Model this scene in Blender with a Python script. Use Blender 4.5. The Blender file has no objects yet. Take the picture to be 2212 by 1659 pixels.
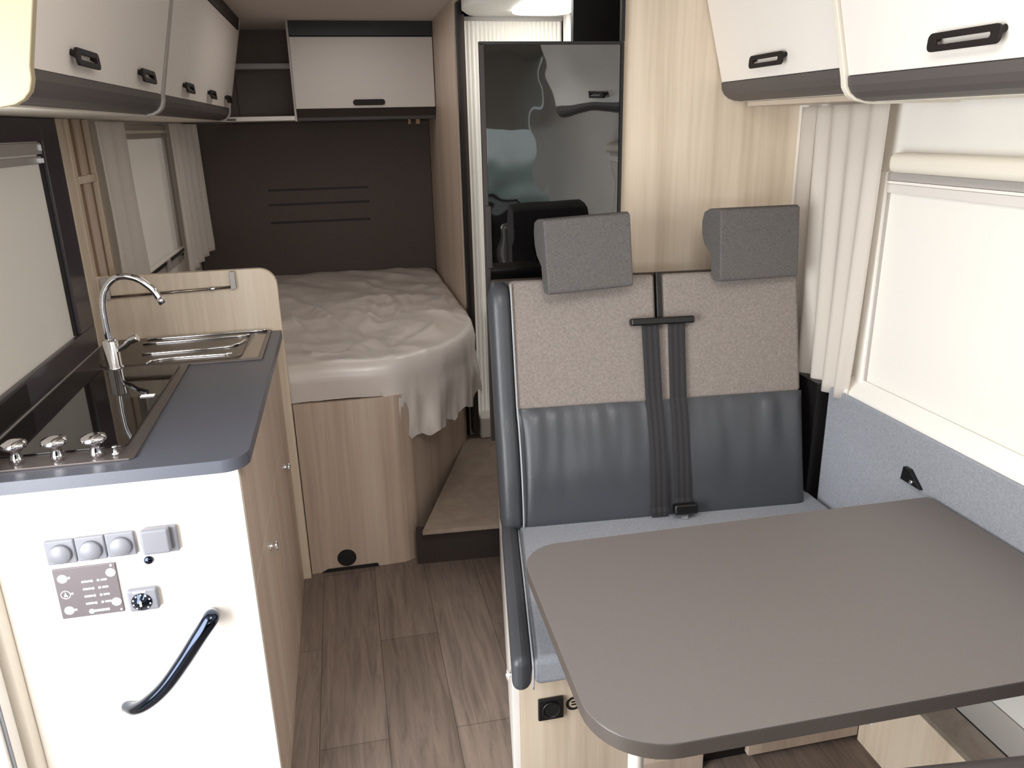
import bpy, bmesh, math, random
from mathutils import Vector, Matrix, noise
random.seed(4)
PI = math.pi
C = bpy.context.scene.collection

# ------------------------------------------------------------------ materials
def new_mat(name):
    m = bpy.data.materials.new(name); m.use_nodes = True
    nt = m.node_tree; b = nt.nodes['Principled BSDF']
    return m, nt, b
def lin(c):
    return tuple(((v/255)/12.92 if v/255 <= .04045 else (((v/255)+.055)/1.055)**2.4) for v in c) + (1,)
def plain(name, rgb, rough=.5, metal=0, spec=.5, coat=0, bump=0, bscale=300, emis=0, alpha=1):
    m, nt, b = new_mat(name)
    b.inputs['Base Color'].default_value = lin(rgb)
    b.inputs['Roughness'].default_value = rough
    b.inputs['Metallic'].default_value = metal
    b.inputs['Specular IOR Level'].default_value = spec
    b.inputs['Coat Weight'].default_value = coat
    if emis:
        b.inputs['Emission Color'].default_value = lin(rgb)
        b.inputs['Emission Strength'].default_value = emis
    if alpha < 1: b.inputs['Alpha'].default_value = alpha
    n = nt.nodes.new('ShaderNodeTexNoise'); n.inputs['Scale'].default_value = bscale
    tc = nt.nodes.new('ShaderNodeTexCoord'); nt.links.new(tc.outputs['Object'], n.inputs['Vector'])
    if bump:
        bp = nt.nodes.new('ShaderNodeBump'); bp.inputs['Strength'].default_value = bump; bp.inputs['Distance'].default_value = .002
        nt.links.new(n.outputs['Fac'], bp.inputs['Height']); nt.links.new(bp.outputs['Normal'], b.inputs['Normal'])
    return m
def ramp(nt, stops):
    r = nt.nodes.new('ShaderNodeValToRGB'); e = r.color_ramp.elements
    while len(e) < len(stops): e.new(.5)
    for k, (p, c) in enumerate(stops): e[k].position = p; e[k].color = lin(c)
    return r
def wood(name, a, b_, c, axis='z', scale=1, rough=.45):
    m, nt, b = new_mat(name)
    tc = nt.nodes.new('ShaderNodeTexCoord'); mp = nt.nodes.new('ShaderNodeMapping')
    s = {'x': (.9, 28, 28), 'y': (28, .9, 28), 'z': (28, 28, .9)}[axis]
    mp.inputs['Scale'].default_value = tuple(v*scale for v in s)
    n = nt.nodes.new('ShaderNodeTexNoise'); n.inputs['Scale'].default_value = 1; n.inputs['Detail'].default_value = 8; n.inputs['Roughness'].default_value = .62; n.inputs['Distortion'].default_value = .15
    mp2 = nt.nodes.new('ShaderNodeMapping'); mp2.inputs['Scale'].default_value = tuple(v*scale*.22 for v in s)
    n2 = nt.nodes.new('ShaderNodeTexNoise'); n2.inputs['Scale'].default_value = 1; n2.inputs['Detail'].default_value = 3
    mix = nt.nodes.new('ShaderNodeMath'); mix.operation = 'ADD'
    mul = nt.nodes.new('ShaderNodeMath'); mul.operation = 'MULTIPLY'; mul.inputs[1].default_value = .5
    r = ramp(nt, [(.33, a), (.5, b_), (.66, c)])
    L = nt.links.new
    L(tc.outputs['Object'], mp.inputs['Vector']); L(mp.outputs[0], n.inputs['Vector'])
    L(tc.outputs['Object'], mp2.inputs['Vector']); L(mp2.outputs[0], n2.inputs['Vector'])
    L(n.outputs['Fac'], mix.inputs[0]); L(n2.outputs['Fac'], mix.inputs[1]); L(mix.outputs[0], mul.inputs[0])
    L(mul.outputs[0], r.inputs[0]); L(r.outputs[0], b.inputs['Base Color'])
    b.inputs['Roughness'].default_value = rough
    return m
def fabric(name, a, b_, scale=160, rough=.95, bump=.35):
    m, nt, b = new_mat(name)
    tc = nt.nodes.new('ShaderNodeTexCoord')
    n = nt.nodes.new('ShaderNodeTexNoise'); n.inputs['Scale'].default_value = scale; n.inputs['Detail'].default_value = 5; n.inputs['Roughness'].default_value = .7
    r = ramp(nt, [(.35, a), (.65, b_)]); L = nt.links.new
    L(tc.outputs['Object'], n.inputs['Vector']); L(n.outputs['Fac'], r.inputs[0]); L(r.outputs[0], b.inputs['Base Color'])
    bp = nt.nodes.new('ShaderNodeBump'); bp.inputs['Strength'].default_value = bump; bp.inputs['Distance'].default_value = .002
    L(n.outputs['Fac'], bp.inputs['Height']); L(bp.outputs[0], b.inputs['Normal'])
    b.inputs['Roughness'].default_value = rough; b.inputs['Specular IOR Level'].default_value = .2
    return m
def floor_mat():
    m, nt, b = new_mat('vinyl_planks'); L = nt.links.new
    tc = nt.nodes.new('ShaderNodeTexCoord')
    mp = nt.nodes.new('ShaderNodeMapping'); mp.inputs['Rotation'].default_value = (0, 0, PI/2)
    br = nt.nodes.new('ShaderNodeTexBrick'); br.inputs['Scale'].default_value = 1
    br.inputs['Brick Width'].default_value = .9; br.inputs['Row Height'].default_value = .19; br.inputs['Mortar Size'].default_value = .0012
    br.inputs['Color1'].default_value = lin((124, 109, 100)); br.inputs['Color2'].default_value = lin((140, 125, 115)); br.inputs['Mortar'].default_value = lin((84, 73, 67)); br.inputs['Bias'].default_value = 0
    L(tc.outputs['Object'], mp.inputs['Vector']); L(mp.outputs[0], br.inputs['Vector'])
    m2 = nt.nodes.new('ShaderNodeMapping'); m2.inputs['Scale'].default_value = (38, 3.2, 10); L(tc.outputs['Object'], m2.inputs['Vector'])
    n = nt.nodes.new('ShaderNodeTexNoise'); n.inputs['Scale'].default_value = 1; n.inputs['Detail'].default_value = 9; n.inputs['Roughness'].default_value = .7; n.inputs['Distortion'].default_value = .8
    L(m2.outputs[0], n.inputs['Vector'])
    r = ramp(nt, [(.3, (170, 168, 166)), (.5, (222, 220, 218)), (.72, (255, 250, 245))]); L(n.outputs['Fac'], r.inputs[0])
    mx = nt.nodes.new('ShaderNodeMixRGB'); mx.blend_type = 'MULTIPLY'; mx.inputs[0].default_value = 1
    L(br.outputs['Color'], mx.inputs[1]); L(r.outputs[0], mx.inputs[2]); L(mx.outputs[0], b.inputs['Base Color'])
    bp = nt.nodes.new('ShaderNodeBump'); bp.inputs['Strength'].default_value = .25; bp.inputs['Distance'].default_value = .002
    L(n.outputs['Fac'], bp.inputs['Height']); L(bp.outputs[0], b.inputs['Normal'])
    b.inputs['Roughness'].default_value = .36; b.inputs['Specular IOR Level'].default_value = .55
    return m
def sheer(name, rgb, emis=0, alpha=.9):
    m, nt, b = new_mat(name); L = nt.links.new
    out = nt.nodes['Material Output']
    tr = nt.nodes.new('ShaderNodeBsdfTranslucent'); tr.inputs[0].default_value = lin(rgb)
    b.inputs['Base Color'].default_value = lin(rgb); b.inputs['Roughness'].default_value = .9; b.inputs['Alpha'].default_value = alpha
    if emis: b.inputs['Emission Color'].default_value = lin(rgb); b.inputs['Emission Strength'].default_value = emis
    mx = nt.nodes.new('ShaderNodeMixShader'); mx.inputs[0].default_value = .35
    L(b.outputs[0], mx.inputs[1]); L(tr.outputs[0], mx.inputs[2]); L(mx.outputs[0], out.inputs[0])
    return m
def black_glass():
    m, nt, b = new_mat('black_gloss_front'); L = nt.links.new
    b.inputs['Base Color'].default_value = lin((12, 11, 12)); b.inputs['Roughness'].default_value = .02
    b.inputs['Specular IOR Level'].default_value = .5; b.inputs['IOR'].default_value = 2.05
    tc = nt.nodes.new('ShaderNodeTexCoord'); n = nt.nodes.new('ShaderNodeTexNoise'); n.inputs['Scale'].default_value = 6.5; n.inputs['Detail'].default_value = .5
    L(tc.outputs['Object'], n.inputs['Vector'])
    bp = nt.nodes.new('ShaderNodeBump'); bp.inputs['Strength'].default_value = 1; bp.inputs['Distance'].default_value = .0035
    L(n.outputs['Fac'], bp.inputs['Height']); L(bp.outputs[0], b.inputs['Normal'])
    return m

M = dict(
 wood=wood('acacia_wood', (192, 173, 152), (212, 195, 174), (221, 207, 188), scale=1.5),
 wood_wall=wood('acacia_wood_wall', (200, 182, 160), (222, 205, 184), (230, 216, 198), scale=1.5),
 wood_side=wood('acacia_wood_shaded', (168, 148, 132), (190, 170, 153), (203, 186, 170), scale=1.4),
 wood_y=wood('acacia_wood_lengthways', (175, 158, 140), (200, 184, 166), (212, 198, 182), 'y'),
 step_vinyl=fabric('step_vinyl', (142, 126, 114), (160, 144, 131), 12, .6, .1), riser=plain('riser_brown', (52, 43, 39), .6),
 brown=plain('brown_back', (140, 112, 88), .6),
 white=plain('white_laminate', (240, 234, 227), .32),
 white_matt=plain('white_matt', (238, 234, 228), .7),
 cream=plain('cream_plastic', (232, 224, 210), .5),
 cream_wood=plain('cream_wood_end', (178, 164, 136), .5),
 ceiling=plain('ceiling_foam', (200, 192, 184), .9),
 door_grey=plain('cabinet_door_white', (240, 232, 225), .4, bump=.03, bscale=80),
 rear_door=plain('rear_door_white', (200, 192, 185), .45),
 valance=plain('valance_grey', (86, 80, 78), .5),
 valance_dark=plain('valance_dark', (48, 40, 38), .5),
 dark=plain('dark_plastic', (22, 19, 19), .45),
 black=plain('black_plastic', (14, 13, 14), .35),
 bracket=plain('dark_bracket', (30, 24, 23), .6, spec=.3, bump=.3, bscale=600),
 floor=floor_mat(),
 headboard=fabric('headboard_fabric', (84, 75, 71), (96, 87, 82), 220),
 rear_panel=fabric('grey_panel', (112, 103, 98), (126, 116, 110), 220),
 fabric=fabric('light_grey_fabric', (122, 113, 108), (142, 133, 127), 150, bump=.2),
 fabric_cool=fabric('cool_grey_fabric', (138, 141, 148), (156, 158, 165), 170, bump=.2),
 headrest=fabric('headrest_fabric', (84, 81, 80), (102, 98, 96), 200, .8),
 leather=plain('slate_leather', (65, 67, 72), .40, bump=.25, bscale=120),
 belt=plain('belt_webbing', (36, 33, 36), .75),
 piping=plain('white_piping', (158, 161, 166), .5),
 counter=plain('worktop_laminate', (82, 84, 94), .36, bump=.15, bscale=500),
 table=plain('table_laminate', (106, 100, 98), .5, bump=.12, bscale=400),
 table_edge=plain('table_edge', (84, 77, 73), .3, spec=.8),
 plate=plain('hob_frame', (104, 96, 94), .3, metal=.6),
 steel=plain('drainer_steel', (150, 140, 130), .22, metal=1),
 dark_steel=plain('drainer_recess', (92, 82, 74), .25, metal=.9),
 glass_blk=plain('lid_glass', (26, 22, 22), .03, spec=.8),
 chrome=plain('chrome', (235, 235, 238), .06, metal=1),
 dark_chrome=plain('dark_chrome_tube', (60, 66, 80), .12, metal=1),
 gloss=black_glass(),
 surround=plain('window_surround', (66, 60, 66), .28),
 blind_l=plain('blind_left_glow', (200, 193, 184), .9, emis=.20),  # emission stands in for daylight coming through the blind
 blind_r=plain('blind_right_glow', (222, 218, 211), .9, emis=.14),  # daylight behind the blind put in as emission
 rail=plain('blind_rail', (176, 170, 166), .4),
 rail_r=plain('blind_rail_light', (222, 216, 210), .4),
 curtain=sheer('sheer_curtain', (214, 207, 199), .07),  # low emission adds a soft glow to the cloth
 curtain_r=sheer('sheer_curtain_lit', (226, 219, 211), .06, .96),  # lit copy of the curtain, also with a slight added glow
 plastic=plain('milky_plastic_wrap', (208, 198, 191), .3, spec=.7, bump=.35, bscale=22),
 mattress=plain('mattress_ticking', (200, 192, 188), .8),
 switch=plain('silver_switch', (120, 120, 127), .4),
 panel=plain('control_plate', (104, 96, 99), .4, metal=.3),
 mark=plain('print_white_glow', (250, 250, 250), .5, emis=.3),  # unlit print and keys, kept bright by a little emission
 mark_blk=plain('print_black', (16, 15, 15), .6),
 tambour=plain('tambour_white_glow', (238, 234, 226), .4, emis=.12),  # slight emission brightens the ribs, the wall is no lamp
 shower=plain('shower_white', (232, 230, 224), .35),
 lamp=plain('lamp_lens', (255, 252, 246), .4, emis=5),
 frame_dk=plain('shower_frame', (58, 48, 42), .5),
 seal=plain('grey_seal', (120, 120, 124), .6),
)

# ------------------------------------------------------------------ mesh helpers
def BM(): return bmesh.new()
def box(bm, x0, x1, y0, y1, z0, z1):
    v = [bm.verts.new(p) for p in [(x0,y0,z0),(x1,y0,z0),(x1,y1,z0),(x0,y1,z0),(x0,y0,z1),(x1,y0,z1),(x1,y1,z1),(x0,y1,z1)]]
    for f in [(0,3,2,1),(4,5,6,7),(0,1,5,4),(1,2,6,5),(2,3,7,6),(3,0,4,7)]: bm.faces.new([v[i] for i in f])
    return bm
def prism(bm, pts, axis, a, b):
    def P(p, t):
        return {'x': (t, p[0], p[1]), 'y': (p[0], t, p[1]), 'z': (p[0], p[1], t)}[axis]
    A = [bm.verts.new(P(p, a)) for p in pts]; B = [bm.verts.new(P(p, b)) for p in pts]
    n = len(pts); bm.faces.new(A); bm.faces.new(B[::-1])
    for i in range(n): bm.faces.new([A[i], B[i], B[(i+1)%n], A[(i+1)%n]])
    bmesh.ops.recalc_face_normals(bm, faces=bm.faces[:])
    return bm
def rrect(x0, x1, y0, y1, r, n=6, rs=None):
    rs = rs or (r, r, r, r); out = []
    for (cx, cy, a, q) in [(x0, y0, PI, rs[0]), (x1, y0, 1.5*PI, rs[1]), (x1, y1, 0, rs[2]), (x0, y1, .5*PI, rs[3])]:
        sx = 1 if cx == x0 else -1; sy = 1 if cy == y0 else -1
        if q < 1e-5: out.append((cx, cy)); continue
        for k in range(n+1):
            t = a + k/n*PI/2; out.append((cx+sx*q+q*math.cos(t), cy+sy*q+q*math.sin(t)))
    return out
def tube(bm, path, r, n=14, cap=True):
    path = [Vector(p) for p in path]; rings = []
    rr = r if isinstance(r, (list, tuple)) else [r]*len(path)
    up = None
    for i, p in enumerate(path):
        t = (path[min(i+1, len(path)-1)] - path[max(i-1, 0)]).normalized()
        if up is None: up = t.orthogonal().normalized()
        up = (up - t*up.dot(t)).normalized(); s = t.cross(up)
        rings.append([bm.verts.new(p + rr[i]*(math.cos(2*PI*k/n)*up + math.sin(2*PI*k/n)*s)) for k in range(n)])
    for a, b in zip(rings, rings[1:]):
        for k in range(n): f = bm.faces.new([a[k], a[(k+1)%n], b[(k+1)%n], b[k]]); f.smooth = True
    if cap: bm.faces.new(rings[0][::-1]); bm.faces.new(rings[-1])
    return bm
def lathe(bm, prof, origin, axis=(0,0,1), n=24):
    q = Vector((0,0,1)).rotation_difference(Vector(axis)); o = Vector(origin); rings = []
    for r, h in prof:
        rings.append([bm.verts.new(o + q @ Vector((r*math.cos(2*PI*k/n), r*math.sin(2*PI*k/n), h))) for k in range(n)])
    for a, b in zip(rings, rings[1:]):
        for k in range(n): f = bm.faces.new([a[k], a[(k+1)%n], b[(k+1)%n], b[k]]); f.smooth = True
    bm.faces.new(rings[0][::-1]); bm.faces.new(rings[-1])
    return bm
def curve(pts, n=8):
    P = [Vector(p) for p in pts]; P = [2*P[0]-P[1]] + P + [2*P[-1]-P[-2]]; out = []
    for i in range(1, len(P)-2):
        for k in range(n):
            t = k/n; a, b, c, d = P[i-1:i+3]
            out.append(.5*((2*b) + (c-a)*t + (2*a-5*b+4*c-d)*t*t + (3*b-a-3*c+d)*t**3))
    out.append(P[-2]); return out
def base(o):
    v = Vector((0,0,0))
    while o: v += o.location; o = o.parent
    return v
def obj(name, bm, m, parent=None, bevel=0, seg=3, sub=0, smooth=False):
    off = base(parent)
    bmesh.ops.translate(bm, verts=bm.verts[:], vec=-off)
    me = bpy.data.meshes.new(name); bm.to_mesh(me); bm.free()
    if smooth:
        for p in me.polygons: p.use_smooth = True
    me.materials.append(M[m] if isinstance(m, str) else m)
    o = bpy.data.objects.new(name, me); C.objects.link(o); o.parent = parent
    if bevel:
        md = o.modifiers.new('bevel', 'BEVEL'); md.width = bevel; md.segments = seg; md.limit_method = 'ANGLE'; md.angle_limit = math.radians(35); md.harden_normals = False
        for p in me.polygons: p.use_smooth = True
        w = o.modifiers.new('wn', 'WEIGHTED_NORMAL'); w.keep_sharp = False; w.weight = 100
    if sub:
        md = o.modifiers.new('sub', 'SUBSURF'); md.levels = sub; md.render_levels = sub
    return o
def thing(name, label, cat, loc=(0,0,0), group=None):
    o = bpy.data.objects.new(name, None); C.objects.link(o); o.location = loc; o.empty_display_size = .05
    o['label'] = label; o['category'] = cat
    if group: o['group'] = group
    return o
def tag(o, label, cat, group=None):
    o['label'] = label; o['category'] = cat
    if group: o['group'] = group
    return o
def struct(name, bm, m, parent=None, **k):
    o = obj(name, bm, m, parent, **k)
    if parent is None: o['kind'] = 'structure'
    return o
def B(*a): return box(BM(), *a)
def copy_tree(o, delta=(0,0,0), parent=None):
    c = o.copy(); C.objects.link(c); c.parent = parent
    if parent is None: c.location = o.location + Vector(delta)
    for ch in o.children: copy_tree(ch, (0,0,0), c)
    return c

XL, XR, ZC, YR = -.81, 1.46, 2.13, 4.70
YF = -2.3
# ------------------------------------------------------------------ room shell
struct('floor', B(XL-.04, XR+.04, YF, YR, -.03, 0), 'floor')
struct('ceiling', B(XL-.04, XR+.04, -1.2, YR+.04, ZC, ZC+.03), 'ceiling')
bm = BM()     # left wall with the open entrance doorway and two window openings
box(bm, XL-.04, XL, 1.48, YR, 0, .975); box(bm, XL-.04, XL, 1.48, YR, 1.62, ZC)
box(bm, XL-.04, XL, 1.48, 1.62, .975, 1.62); box(bm, XL-.04, XL, 2.52, 3.28, .975, 1.62); box(bm, XL-.04, XL, 4.16, YR, .975, 1.62)
box(bm, XL-.04, XL, 1.62, 2.52, .975, 1.03); box(bm, XL-.04, XL, 3.28, 4.16, .975, 1.05)
box(bm, XL-.04, XL, -1.0, .35, 0, ZC); box(bm, XL-.04, XL, .35, 1.48, 1.98, ZC); box(bm, XL-.04, XL, .35, 1.48, 0, .12)
struct('wall_left', bm, 'white_matt')
bm = BM()
box(bm, XR, XR+.04, -1.0, YR, 0, .83); box(bm, XR, XR+.04, -1.0, YR, 1.50, ZC)
box(bm, XR, XR+.04, 1.93, YR, .83, 1.50); box(bm, XR, XR+.04, -1.0, .55, .83, 1.50)
struct('wall_right', bm, 'white_matt')
struct('wall_rear', B(XL-.04, XR+.04, YR, YR+.03, 0, ZC), 'rear_panel')
# cab shell in front (behind the camera): side walls under the windows, bulkhead over the cab, nose under the windscreen
bm = BM()
box(bm, XL-.04, XL, YF, -1.0, 0, 1.0); box(bm, XR, XR+.04, YF, -1.0, 0, 1.0)
box(bm, XL-.04, XR+.04, YF-.03, YF, 0, 1.02)
box(bm, XL-.04, XR+.04, YF, YF+.45, .90, 1.0)
struct('wall_front', bm, 'valance_dark')

bm = BM(); box(bm, XL-.04, XR+.04, YF, -1.2, 1.56, 1.60); box(bm, XL-.04, XR+.04, -1.22, -1.2, 1.60, ZC)
struct('trim_5', bm, 'ceiling')

# partitions
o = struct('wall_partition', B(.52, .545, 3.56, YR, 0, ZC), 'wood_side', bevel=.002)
o = struct('wall_washroom', B(.858, XR, 2.40, 2.42, 0, ZC), 'wood_wall')
struct('wall_recess_shade', B(.88, XR, 3.0, 3.03, 1.2, ZC), 'dark')  # dark panel put in for the shade of the recess above the fridge
# cream door jamb and door frame edge at the left
struct('trim_1', B(XL, -.7655, 1.575, 1.625, 0, .975), 'cream', bevel=.003)
bm = B(XL, -.785, 1.50, 1.57, 0, 1.98)
d = struct('door_1', bm, 'white_matt', bevel=.004)
obj('seal', B(-.786, -.779, 1.512, 1.518, 0, 1.98), 'seal', d)
# raised step towards the washroom
st = struct('floor_step', prism(BM(), [(.19, 2.645), (.86, 2.600), (.86, 3.56), (.51, 3.56)], 'z', .155, .172), 'step_vinyl')
st['kind'] = 'structure'
struct('trim_2', prism(BM(), [(.17, 2.70), (.86, 2.655), (.86, 2.67), (.17, 2.715)], 'z', 0, .155), 'riser')

# ------------------------------------------------------------------ bed base
def arc(cx, cy, r, a0, a1, n=8):
    return [(cx+r*math.cos(math.radians(a0+(a1-a0)*k/n)), cy+r*math.sin(math.radians(a0+(a1-a0)*k/n))) for k in range(n+1)]
bed = thing('bed_base', 'wooden bed base with rounded corner and round hole at floor level', 'bed', (-.1, 3.6, 0))
front = [(-.235, 2.728)] + [(.045, 2.728)] + arc(.095, 2.828, .1, -75, -22, 8) + [(.50, 3.52), (.50, 3.54)]
inner = [(.482, 3.54), (.482, 3.525)] + [(x-.017*(.5 if y < 2.735 else .95), y+.014) for x, y in front[-3:0:-1]] + [(-.235, 2.745)]
bm = prism(BM(), front + inner, 'z', 0.0, .69)
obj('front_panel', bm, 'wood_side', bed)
bm = prism(BM(), [(-.80, 2.75), (.05, 2.75), (.16, 2.80), (.485, 3.55), (.50, 4.69), (-.80, 4.69)], 'z', .66, .69)
obj('slat_board', bm, 'brown', bed)
bm = BM(); lathe(bm, [(.036, 0), (.036, .002)], (-.10, 2.729, .052), (0, -1, 0), 32)
obj('vent_hole', bm, 'mark_blk', bed)
bm = prism(BM(), [(-.20, 0), (-.175, .014), (.015, .014), (.02, 0)], 'y', 2.7245, 2.729)
obj('toe_notch', bm, 'dark', bed)

# mattress and its plastic wrap
outline = [(-.795, 2.80), (-.74, 2.745), (.05, 2.735), (.15, 2.75), (.22, 2.80), (.32, 2.88), (.43, 3.00), (.49, 3.16), (.515, 3.35), (.52, 3.52), (.51, 3.60), (.508, 4.3), (.505, 4.66), (.47, 4.69), (-.76, 4.69), (-.795, 4.65)]
bm = BM()
prism(bm, [(x*.97-.004, 3.7+(y-3.7)*.975) for x, y in outline], 'z', .69, .80)
mt = obj('mattress', bm, 'mattress', None, bevel=.02)
tag(mt, 'thick bed mattress under milky plastic wrapping on wooden bed base', 'mattress')
def resample(pts, n):
    P = [Vector((x, y)) for x, y in pts]; P.append(P[0]); d = [0]
    for a, b in zip(P, P[1:]): d.append(d[-1]+(b-a).length)
    out = []; j = 0
    for k in range(n):
        s = d[-1]*k/n
        while d[j+1] < s: j += 1
        out.append(P[j].lerp(P[j+1], (s-d[j])/(d[j+1]-d[j])))
    return out
N = 420; ol = resample(outline, N)
ol = [sum((ol[(i+k) % N] for k in range(-3, 4)), Vector((0, 0)))/7 for i in range(N)]
cen = Vector((-.15, 3.7)); bm = BM(); rings = []
def wr(x, y):
    p = Vector((x*2.2, y*2.0, .3)); w = noise.ridged_multi_fractal(p + Vector((3, 1, 0)), .9, 2.1, 4, 1, 2.0)*.016
    q = Vector(((x+y)*3.5, (x-y)*.9, 1.7)); w += abs(noise.noise(q))*-.034 - abs(noise.noise(Vector((x*5+y*2, y*4-x*3, 4))))*.012
    return w
CR = [((-.312, 4.066), (.113, 2.874), .030, .016), ((-.114, 3.466), (.114, 3.011), .018, .010), ((.093, 3.821), (.085, 3.25), .022, .012), ((.17, 3.911), (.224, 3.426), .022, .012),
      ((.461, 3.936), (.44, 3.583), .02, .012), ((-.214, 2.842), (-.013, 2.911), .016, .008), ((.301, 3.869), (.17, 3.308), .016, .008), ((-.4, 3.9), (-.139, 3.1), .03, .012), ((.12, 2.80), (.36, 3.25), .025, .012), ((.33, 3.5), (.49, 3.2), .02, .010), ((-.2, 3.0), (-.12, 2.76), .014, .007), ((0, 3.0), (.06, 2.77), .014, .007), ((-.05, 4.4), (.25, 4.0), .03, .012)]
def crease(x, y):
    h = 0; p = Vector((x, y))
    for a, b, w_, k in CR:
        a, b = Vector(a), Vector(b); d = b-a; t = (p-a).dot(d)/d.dot(d); tc_ = min(1, max(0, t))
        off = p-(a+d*tc_) ; n_ = Vector((-d.y, d.x)).normalized(); sd = off.dot(n_) + .012*math.sin(9*tc_+k*90)
        if t < 0 or t > 1: sd = math.copysign(off.length, sd)
        fade = math.sin(PI*min(1, max(0, tc_*.9+.05)))
        h += k*fade*(math.exp(-(sd/w_)**2) - .7*math.exp(-((sd-w_*1.5)/w_)**2))
    return h
def hem(p):       # height of the lower edge of the wrap round the outline
    x, y = p; h = .695 + .006*noise.noise(Vector((x*14, y*14, 0)))
    if y < 3.5 and x > .08:
        t = (x-.08); h2 = .70 - 2.0*t if x < .17 else (.505 + .05*noise.noise(Vector((x*25, y*25, 5))) + max(0, y-3.0)*.42)
        h = min(h, max(h2, .47))
    return h
T = [i/64 for i in range(64)]
for t in T:
    rg = []
    for i, p in enumerate(ol):
        q = cen.lerp(p, .02 + t*.96) if t > 0 else cen.lerp(p, .02)
        z = .822 + (wr(q.x, q.y) + crease(q.x, q.y))*(1-.5*t**8); rg.append(bm.verts.new((q.x, q.y, z)))
    rings.append(rg)
for (s, dz) in [(.985, -.004), (1.0, -.018), (1.008, -.04)]:
    rg = []
    for i, p in enumerate(ol):
        q = cen.lerp(p, s); w = wr(q.x, q.y)*.4 + .004*noise.noise(Vector((i*.35, 0, 2)))
        rg.append(bm.verts.new((q.x, q.y, .822+dz+w)))
    rings.append(rg)
for k in range(1, 15):
    rg = []; t = k/14
    for i, p in enumerate(ol):
        h = hem(p); z = .775 + (h-.775)*t
        drop = max(0, .69-z)
        amp = .004 + .035*drop/.2
        wv = (noise.noise(Vector((i*.16, z*2.5, 0))) + .6*noise.noise(Vector((i*.45, z*6, 7))))*amp
        nrm = (p-cen).normalized() if p.x > .1 else Vector((0, -1) if p.y < 3 else (0, 0))
        q = p + nrm*(.012 + wv*1.2 + .03*drop - .012*(t if drop == 0 else 0))
        q.y = min(q.y, 4.695); q.x = max(q.x, -.805)
        if p.y > 3.38: q.x = min(q.x, .517)
        rg.append(bm.verts.new((q.x, q.y, z)))
    rings.append(rg)
bm.faces.new(rings[0])
for a, b in zip(rings, rings[1:]):
    for k in range(N): bm.faces.new([a[k], b[k], b[(k+1) % N], a[(k+1) % N]])
bmesh.ops.recalc_face_normals(bm, faces=bm.faces[:])
o = obj('plastic_sheet', bm, 'plastic', None, smooth=True)
tag(o, 'crumpled milky plastic sheet wrapped over the mattress, torn at the near corner', 'plastic sheet')

# headboard
hb = thing('headboard', 'dark brown padded headboard panel with three stitched lines behind the bed', 'headboard', (-.1, 4.69, .84))
obj('panel', B(-.80, .518, 4.672, 4.698, .80, 1.66), 'headboard', hb, bevel=.004)
for z, x0, x1 in [(1.304, -.40, .152), (1.224, -.405, .153), (1.125, -.405, .152)]:
    obj('stitched_groove', B(x0, x1, 4.669, 4.673, z-.0055, z+.0055), 'mark_blk', hb)

# ------------------------------------------------------------------ rear overhead cabinet
rc = thing('rear_overhead_cabinet', 'white fronted overhead cabinet with dark rails on rear wall above bed', 'cabinet', (.17, 4.5, 1.66))
obj('carcass', B(-.187, .518, 4.32, 4.70, 1.665, ZC), 'valance_dark', rc)
obj('top_rail', B(-.187, .518, 4.297, 4.32, 2.062, ZC), 'dark', rc)
d = obj('door', B(-.187, .516, 4.290, 4.318, 1.722, 2.056), 'rear_door', rc, bevel=.003)
bm = prism(BM(), rrect(.097, .258, 1.735, 1.763, .0135), 'y', 4.280, 4.292); obj('handle', bm, 'bracket', d, bevel=.003)
bm = prism(BM(), [(4.297, 1.718), (4.33, 1.664), (4.36, 1.664), (4.36, 1.718)], 'x', -.187, .518); obj('lower_rail', bm, 'valance_dark', rc)
obj('side_panel', B(-.197, -.187, 4.30, 4.70, 1.664, ZC), 'rail', rc)
for x, m_ in [(.375, .012), (.415, .02)]:
    o = obj('cupboard_clip', B(x, x+m_, 4.34, 4.36, 1.640, 1.664), 'brown', rc)
# corner shelf
cs = thing('corner_shelf', 'grey open corner shelf between the two rear overhead cabinets', 'shelf', (-.35, 4.5, 1.67))
obj('back_panel', B(-.50, -.197, 4.685, 4.70, 1.69, ZC), 'rear_panel', cs)
obj('bottom_shelf', B(-.56, -.197, 4.30, 4.685, 1.668, 1.690), 'rail_r', cs, bevel=.003)
obj('upper_shelf', B(-.50, -.197, 4.60, 4.685, 1.93, 1.96), 'rail', cs, bevel=.006)
obj('black_hook', B(-.52, -.48, 4.25, 4.29, 1.672, 1.680), 'black', cs)

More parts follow.
